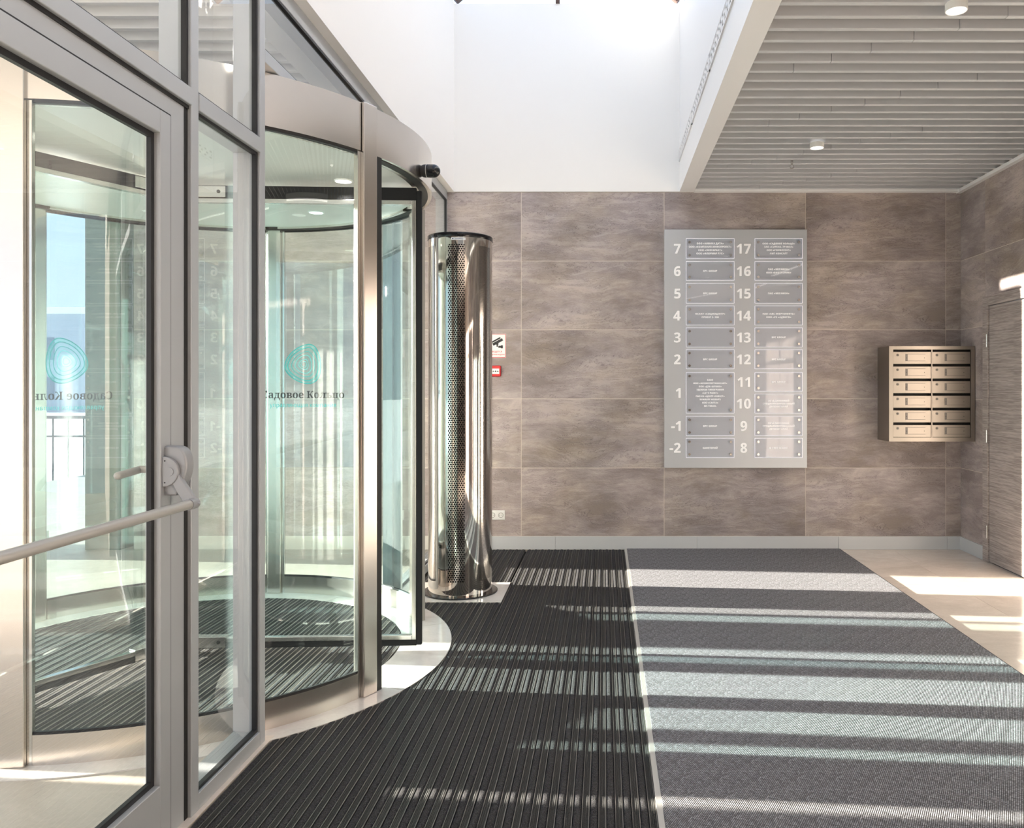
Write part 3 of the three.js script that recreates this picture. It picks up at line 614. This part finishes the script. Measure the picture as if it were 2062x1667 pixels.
// ================================================================ WALL FITTINGS
const font = await new FontLoader().loadAsync('fonts/droid/droid_sans_bold.typeface.json');
{ // floor directory
  const g = group('directory_sign', 'brushed metal floor directory with clear name plates and white floor numbers', 'sign', .512, .70, 7.081);
  const W = 1.2146, H = 2.0315, T = .036;
  mesh('panel', box(0, W, 0, H, -T, 0, .002), M.panel, g);
  const yy = [[.0804, .2497], [.2751, .4359], [.4613, .6306], [.6517, .8168], [.8379, 1.003], [1.0241, 1.1892], [1.2188, 1.3796], [1.4008, 1.5658], [1.5912, 1.7562], [1.7774, 1.9425]];
  const GR = 'BPC GROUP', DEP = ['ОБЪЕДИНЕННЫЙ', 'СПЕЦИАЛИЗИРОВАННЫЙ', 'ДЕПОЗИТАРИЙ'];
  const left = [['7', 0, 0, ['ООО «НАВИКА ДАТА»', 'ООО «КОМПАНИЯ ИНФОПРОЕКТ»', 'ООО «ЭКОГАРАНТ»', 'ООО «ФЛОРМАР РУС»']], ['6', 1, 1, [GR]], ['5', 2, 2, [GR]], ['4', 3, 3, ['ФСАНУ «СОЦИОЦЕНТР»', 'ПРОЕКТ 5–100']], ['3', 4, 4, []], ['2', 5, 5, [GR]],
    ['1', 6, 7, ['КАФЕ', 'ООО «БУКЭКСПЕРТКОНСАЛТ»', 'ООО «ДЭБ–ШТОКО»', 'УДОБНАЯ ТИПОГРАФИЯ', '«LET’S PAINT»', 'ПАО КБ «ЦЕНТР-ИНВЕСТ»', 'SUNBURY HEIGHTS', 'ООО «САЛТА»', 'IVS TRAVEL']], ['-1', 8, 8, [GR]], ['-2', 9, 9, ['КАФЕТЕРИЙ']]];
  const right = [['17', 0, 0, ['ООО «САДОВОЕ КОЛЬЦО»', 'ЗАО «СИРЕНА–ТРЭВЕЛ»', 'ООО «ГОУФЛУЕНТ»', 'АМТ КОНСАЛТ']], ['16', 1, 1, ['ПАО «МЕГАФОН»', 'ООО «БИОТРОНИК»']], ['15', 2, 2, ['ПАО «МЕГАФОН»']], ['14', 3, 3, ['НАО «АВС ЭНЕРГОНЕФТЬ»', 'ООО «УК «АДВИГО»']], ['13', 4, 4, [GR]], ['12', 5, 5, [GR]], ['11', 6, 6, [GR]], ['10', 7, 7, DEP], ['9', 8, 8, DEP], ['8', 9, 9, ['BE FREE SCHOOL']]];
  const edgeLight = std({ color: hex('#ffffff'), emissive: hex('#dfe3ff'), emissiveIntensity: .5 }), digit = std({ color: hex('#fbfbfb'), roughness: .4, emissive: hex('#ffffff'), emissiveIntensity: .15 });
  const off = cyl(.0105, .016, 20).rotateX(Math.PI / 2);
  for (const [list, x0, x1, nx] of [[left, .182, .5925, .137], [right, .766, 1.172, .675]]) for (const [num, r0, r1, lines] of list) {
    const y1 = H - yy[r0][0], y0 = H - yy[r1][1], z = T + .016, p = sub('name_plate', g);
    mesh('acrylic_plate', new THREE.PlaneGeometry(x1 - x0, y1 - y0).translate((x0 + x1) / 2, (y0 + y1) / 2, z), M.acrylic, p);
    const e = .0024, bz0 = -z - .003, bz1 = -z + .003;
    mesh('edge_light', mergeGeometries([box(x0, x1, y0, y0 + e, bz0, bz1), box(x0, x1, y1 - e, y1, bz0, bz1), box(x0, x0 + e, y0, y1, bz0, bz1), box(x1 - e, x1, y0, y1, bz0, bz1)]), edgeLight, p);
    for (const x of [x0 + .03, x1 - .03]) for (const y of [y0 + .028, y1 - .03]) { const s = mesh('standoff', off, M.chrome, p); s.position.set(x, y, T + .0125); }
    if (lines.length) {
      const pw = 640, ph = Math.round(pw * (y1 - y0) / (x1 - x0));
      const tx = canvasTexture(pw, ph, (c, w, h) => { c.clearRect(0, 0, w, h); c.fillStyle = '#ffffff'; c.textAlign = 'center'; c.textBaseline = 'middle'; const fs = lines.length > 4 ? 31 : 34, lh = lines.length > 4 ? 43 : lines.length === 3 ? 39 : 44; c.font = 'bold ' + fs + 'px sans-serif'; lines.forEach((s, i) => c.fillText(s, w / 2, h / 2 + (i - (lines.length - 1) / 2) * lh)); });
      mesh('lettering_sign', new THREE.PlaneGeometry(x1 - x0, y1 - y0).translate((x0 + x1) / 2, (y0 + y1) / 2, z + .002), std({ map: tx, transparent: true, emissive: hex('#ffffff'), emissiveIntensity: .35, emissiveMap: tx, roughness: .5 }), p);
    }
    const tg = new TextGeometry(num, { font, size: .083, depth: .006, curveSegments: 6 }); tg.computeBoundingBox(); const bw = tg.boundingBox.max.x - tg.boundingBox.min.x;
    const n = mesh('floor_number', tg, digit, g); n.position.set((list === left ? nx - bw : nx - bw / 2) - tg.boundingBox.min.x, (y0 + y1) / 2 - .0415, T);
  }
}
{ // mailboxes
  const g = group('mailbox_unit', 'stainless steel bank of twelve mailboxes hung in the wall corner', 'mailbox', 2.34, .941, 7.081);
  const W = .706, H = .784, D = .281, t = .016;
  mesh('case', mergeGeometries([box(0, t, 0, H, -D, 0), box(W - t, W, 0, H, -D, 0), box(t, W - t, 0, t, -D, 0), box(t, W - t, H - t, H, -D, 0), box(t, W - t, t, H - t, -.012, 0)]), M.boxSteel, g);
  mesh('front_frame', mergeGeometries([box(0, .034, 0, H, -D - .004, -D), box(W - .034, W, 0, H, -D - .004, -D), box(.034, W - .034, 0, .034, -D - .004, -D), box(.034, W - .034, H - .028, H, -D - .004, -D)]), M.boxSteel, g);
  mesh('interior', box(t, W - t, t, H - t, -D + .05, -.015), M.black, g);
  mesh('divider', box(W / 2 - .004, W / 2 + .004, .03, H - .028, -D - .001, -.02), M.boxSteel, g);
  const ph = (H - .034 - .028) / 6, lock = cyl(.0105, .006, 20).rotateX(Math.PI / 2), screw = cyl(.0025, .003, 10).rotateX(Math.PI / 2);
  for (let i = 0; i < 6; i++) for (const [x0, x1] of [[.036, W / 2 - .007], [W / 2 + .006, W - .036]]) {
    const y0 = .034 + i * ph + .003, y1 = y0 + ph - .022, p = sub('box_door', g);
    mesh('flap', box(x0, x1, y0, y1, -D + .001, -D + .006, .001), M.boxSteel, p);
    mesh('flap_lip', box(x0, x1, y1 - .004, y1, -D + .006, -D + .03), M.boxSteel, p);
    const l = mesh('lock', lock, M.rail, p); l.position.set(x0 + .036, y1 - .026, D);
    mesh('keyhole', new THREE.BoxGeometry(.002, .008, .002).translate(x0 + .036, y1 - .026, D + .0035), M.gasket, p);
    mesh('name_holder', mergeGeometries([box(x0 + .1, x1 - .046, y0 + .022, y0 + .025, -D - .0015, -D + .001), box(x0 + .1, x1 - .046, y1 - .02, y1 - .017, -D - .0015, -D + .001), box(x0 + .1, x0 + .118, y0 + .025, y1 - .02, -D - .001, -D + .001)]), M.rail, p);
    for (const x of [x0 + .109, x1 - .054]) { const s = mesh('rivet', screw, M.gasket, p); s.position.set(x, (y0 + y1) / 2, D); }
  }
}
{ // surveillance notice, call point, socket
  const nt = canvasTexture(300, 410, (c, w, h) => {
    c.fillStyle = '#f4f3f1'; c.fillRect(0, 0, w, h); c.strokeStyle = '#b8292f'; c.lineWidth = 9; c.strokeRect(7, 7, w - 14, h - 14);
    c.fillStyle = '#1b1b1d'; c.save(); c.translate(150, 120); c.rotate(-.5); c.fillRect(-95, -34, 170, 26); c.fillRect(-95, 0, 190, 44); c.restore();
    c.fillRect(140, 175, 24, 46); c.beginPath(); c.arc(152, 172, 22, 0, 7); c.fill(); c.fillRect(170, 205, 78, 34); c.fillRect(215, 196, 34, 52);
    c.fillStyle = '#c2474c'; c.font = 'bold 40px sans-serif'; c.textAlign = 'center'; c.fillText('ВЕДЕТСЯ', w / 2, 318); c.font = 'bold 31px sans-serif'; c.fillText('ВИДЕОНАБЛЮДЕНИЕ', w / 2, 366, 260);
  });
  const n = mesh('surveillance_notice', new THREE.BoxGeometry(.15, .205, .003), [M.plastic, M.plastic, M.plastic, M.plastic, std({ map: nt, roughness: .4 }), M.plastic]);
  n.position.set(-.918, 1.742, -7.0795); mark(n, 'white red-bordered camera surveillance notice behind the chrome column', 'notice');
  const f = group('fire_call_point', 'small red fire alarm call point on the tiled wall', 'alarm', -.93, 1.525, 7.081);
  mesh('body', box(-.046, .046, -.047, .047, -.04, 0, .008), M.red, f);
  const ft = canvasTexture(128, 96, (c, w, h) => { c.fillStyle = '#f5f5f3'; c.fillRect(0, 0, w, h); c.fillStyle = '#151515'; c.beginPath(); c.arc(64, 48, 13, 0, 7); c.fill(); for (const s of [-1, 1]) { c.beginPath(); c.moveTo(64 + s * 20, 48); c.lineTo(64 + s * 40, 34); c.lineTo(64 + s * 40, 62); c.fill(); c.fillRect(64 + s * 48 - 8, 44, 16, 8); } });
  mesh('plate', new THREE.PlaneGeometry(.062, .046).translate(.004, -.002, .0407), std({ map: ft, roughness: .4 }), f);
  const s = group('wall_socket', 'white double power socket low on the tiled wall', 'socket', -.915, .294, 7.081);
  mesh('frame', box(-.075, .066, -.041, .041, -.01, 0, .004), M.plastic, s);
  for (const x of [-.04, .03]) {
    const k = mesh('insert', box(x - .03, x + .03, -.032, .032, -.013, -.0095, .002), M.plastic, s);
    mesh('well', new THREE.TorusGeometry(.02, .002, 8, 28).translate(x, 0, .013), M.aluDark, k);
    for (const q of [-.0095, .0095]) mesh('pin_hole', cyl(.003, .002, 12).rotateX(Math.PI / 2).translate(x + q, 0, .0135), M.black, k);
  }
}
// ================================================================ CEILING FITTINGS
{
  const glow = lampGlow(5);
  const down = (x, d, label) => {
    const g = group('ceiling_downlight', label, 'ceiling light', x, 3.04, d, 'round surface downlights on the slatted ceiling');
    mesh('can', new THREE.CylinderGeometry(.047, .047, .033, 36, 1, true).translate(0, .0165, 0), M.plastic, g);
    mesh('rim', new THREE.TorusGeometry(.0445, .0028, 8, 36).rotateX(Math.PI / 2), M.plastic, g);
    mesh('lamp_disc', cyl(.0425, .004, 32).translate(0, .004, 0), glow, g);
    const sp = new THREE.SpotLight(hex('#fff8ef'), 3, 0, rad(52), .6, 2); sp.position.set(0, -.006, 0); sp.target.position.set(0, -1, 0); sp.castShadow = true; g.add(sp, sp.target);
  };
  down(1.468, 5.71, 'round white downlight between the slats, nearer the mailboxes'); down(1.544, 3.627, 'round white downlight between the slats, over the carpet runner'); down(1.55, 1.55, 'round white downlight between the slats, over the viewer');
  const s = group('sprinkler_head', 'small chrome sprinkler head hanging between the ceiling slats', 'sprinkler', 1.395, 3.02, 6.155);
  mesh('pipe', cyl(.008, .07, 14).translate(0, .06, 0), M.chrome, s); mesh('frame_arm', new THREE.TorusGeometry(.013, .0025, 6, 20).translate(0, .012, 0), M.chrome, s); mesh('deflector', cyl(.014, .002, 18).translate(0, -.002, 0), M.chrome, s);
  // slot diffusers in the bulkhead face
  for (let k = 0; k < 6; k++) {
    const d1 = BACK - .035 - k * 1.02, g = group('air_grille', ['first', 'second', 'third', 'fourth', 'fifth', 'sixth'][k] + ' slotted white air grille from the back wall along the bulkhead', 'grille', WX1, 3.31, d1, 'slotted air grilles along the bulkhead');
    mesh('throat', box(-.003, -.0005, .004, .096, -1.0, 0), M.plenum, g);
    mesh('frame', mergeGeometries([box(-.009, 0, 0, .006, -1.0, 0), box(-.009, 0, .094, .1, -1.0, 0), box(-.009, 0, 0, .1, -1.0, -.992), box(-.009, 0, 0, .1, -.008, 0)]), M.beamWhite, g);
    for (let q = 0; q < 4; q++) mesh('bar', box(-.0075, -.003, .008 + q * .0255, .0175 + q * .0255, -.992, -.008), M.beamWhite, g);
    for (let q = 0; q < 3; q++) for (let i = 0; i < 11; i++) mesh('vane', box(-.007, -.003, .0175 + q * .0255, .0335 + q * .0255, -.99 + i * .0885 + (q % 2) * .03, -.99 + i * .0885 + .05 + (q % 2) * .03), M.beamWhite, g);
  }
  // linear lights of the hall behind the viewer, seen as reflections in glass and chrome
  const lin = (x, d, turn) => {
    const g = group('linear_light', 'slim white linear ceiling light of the hall, mirrored in the door glass', 'ceiling light', x, 3.0, d, 'linear lights in the hall'); g.rotation.y = rad(turn);
    mesh('housing', box(-.75, .75, .01, .06, -.03, .03), M.plastic, g); mesh('lamp_strip', box(-.74, .74, .004, .0105, -.025, .025), lampGlow(4), g);
    const l = new THREE.RectAreaLight(hex('#fff8ef'), 2, 1.48, .05); l.rotation.x = -Math.PI / 2; l.position.y = 0; g.add(l);
  };
  lin(2.55, 2.75, 82); lin(2.45, .55, 82); lin(.9, -2.3, 65); lin(1.6, -.9, 65); lin(.3, -4.2, 65);
}
renderer.render(scene, camera);
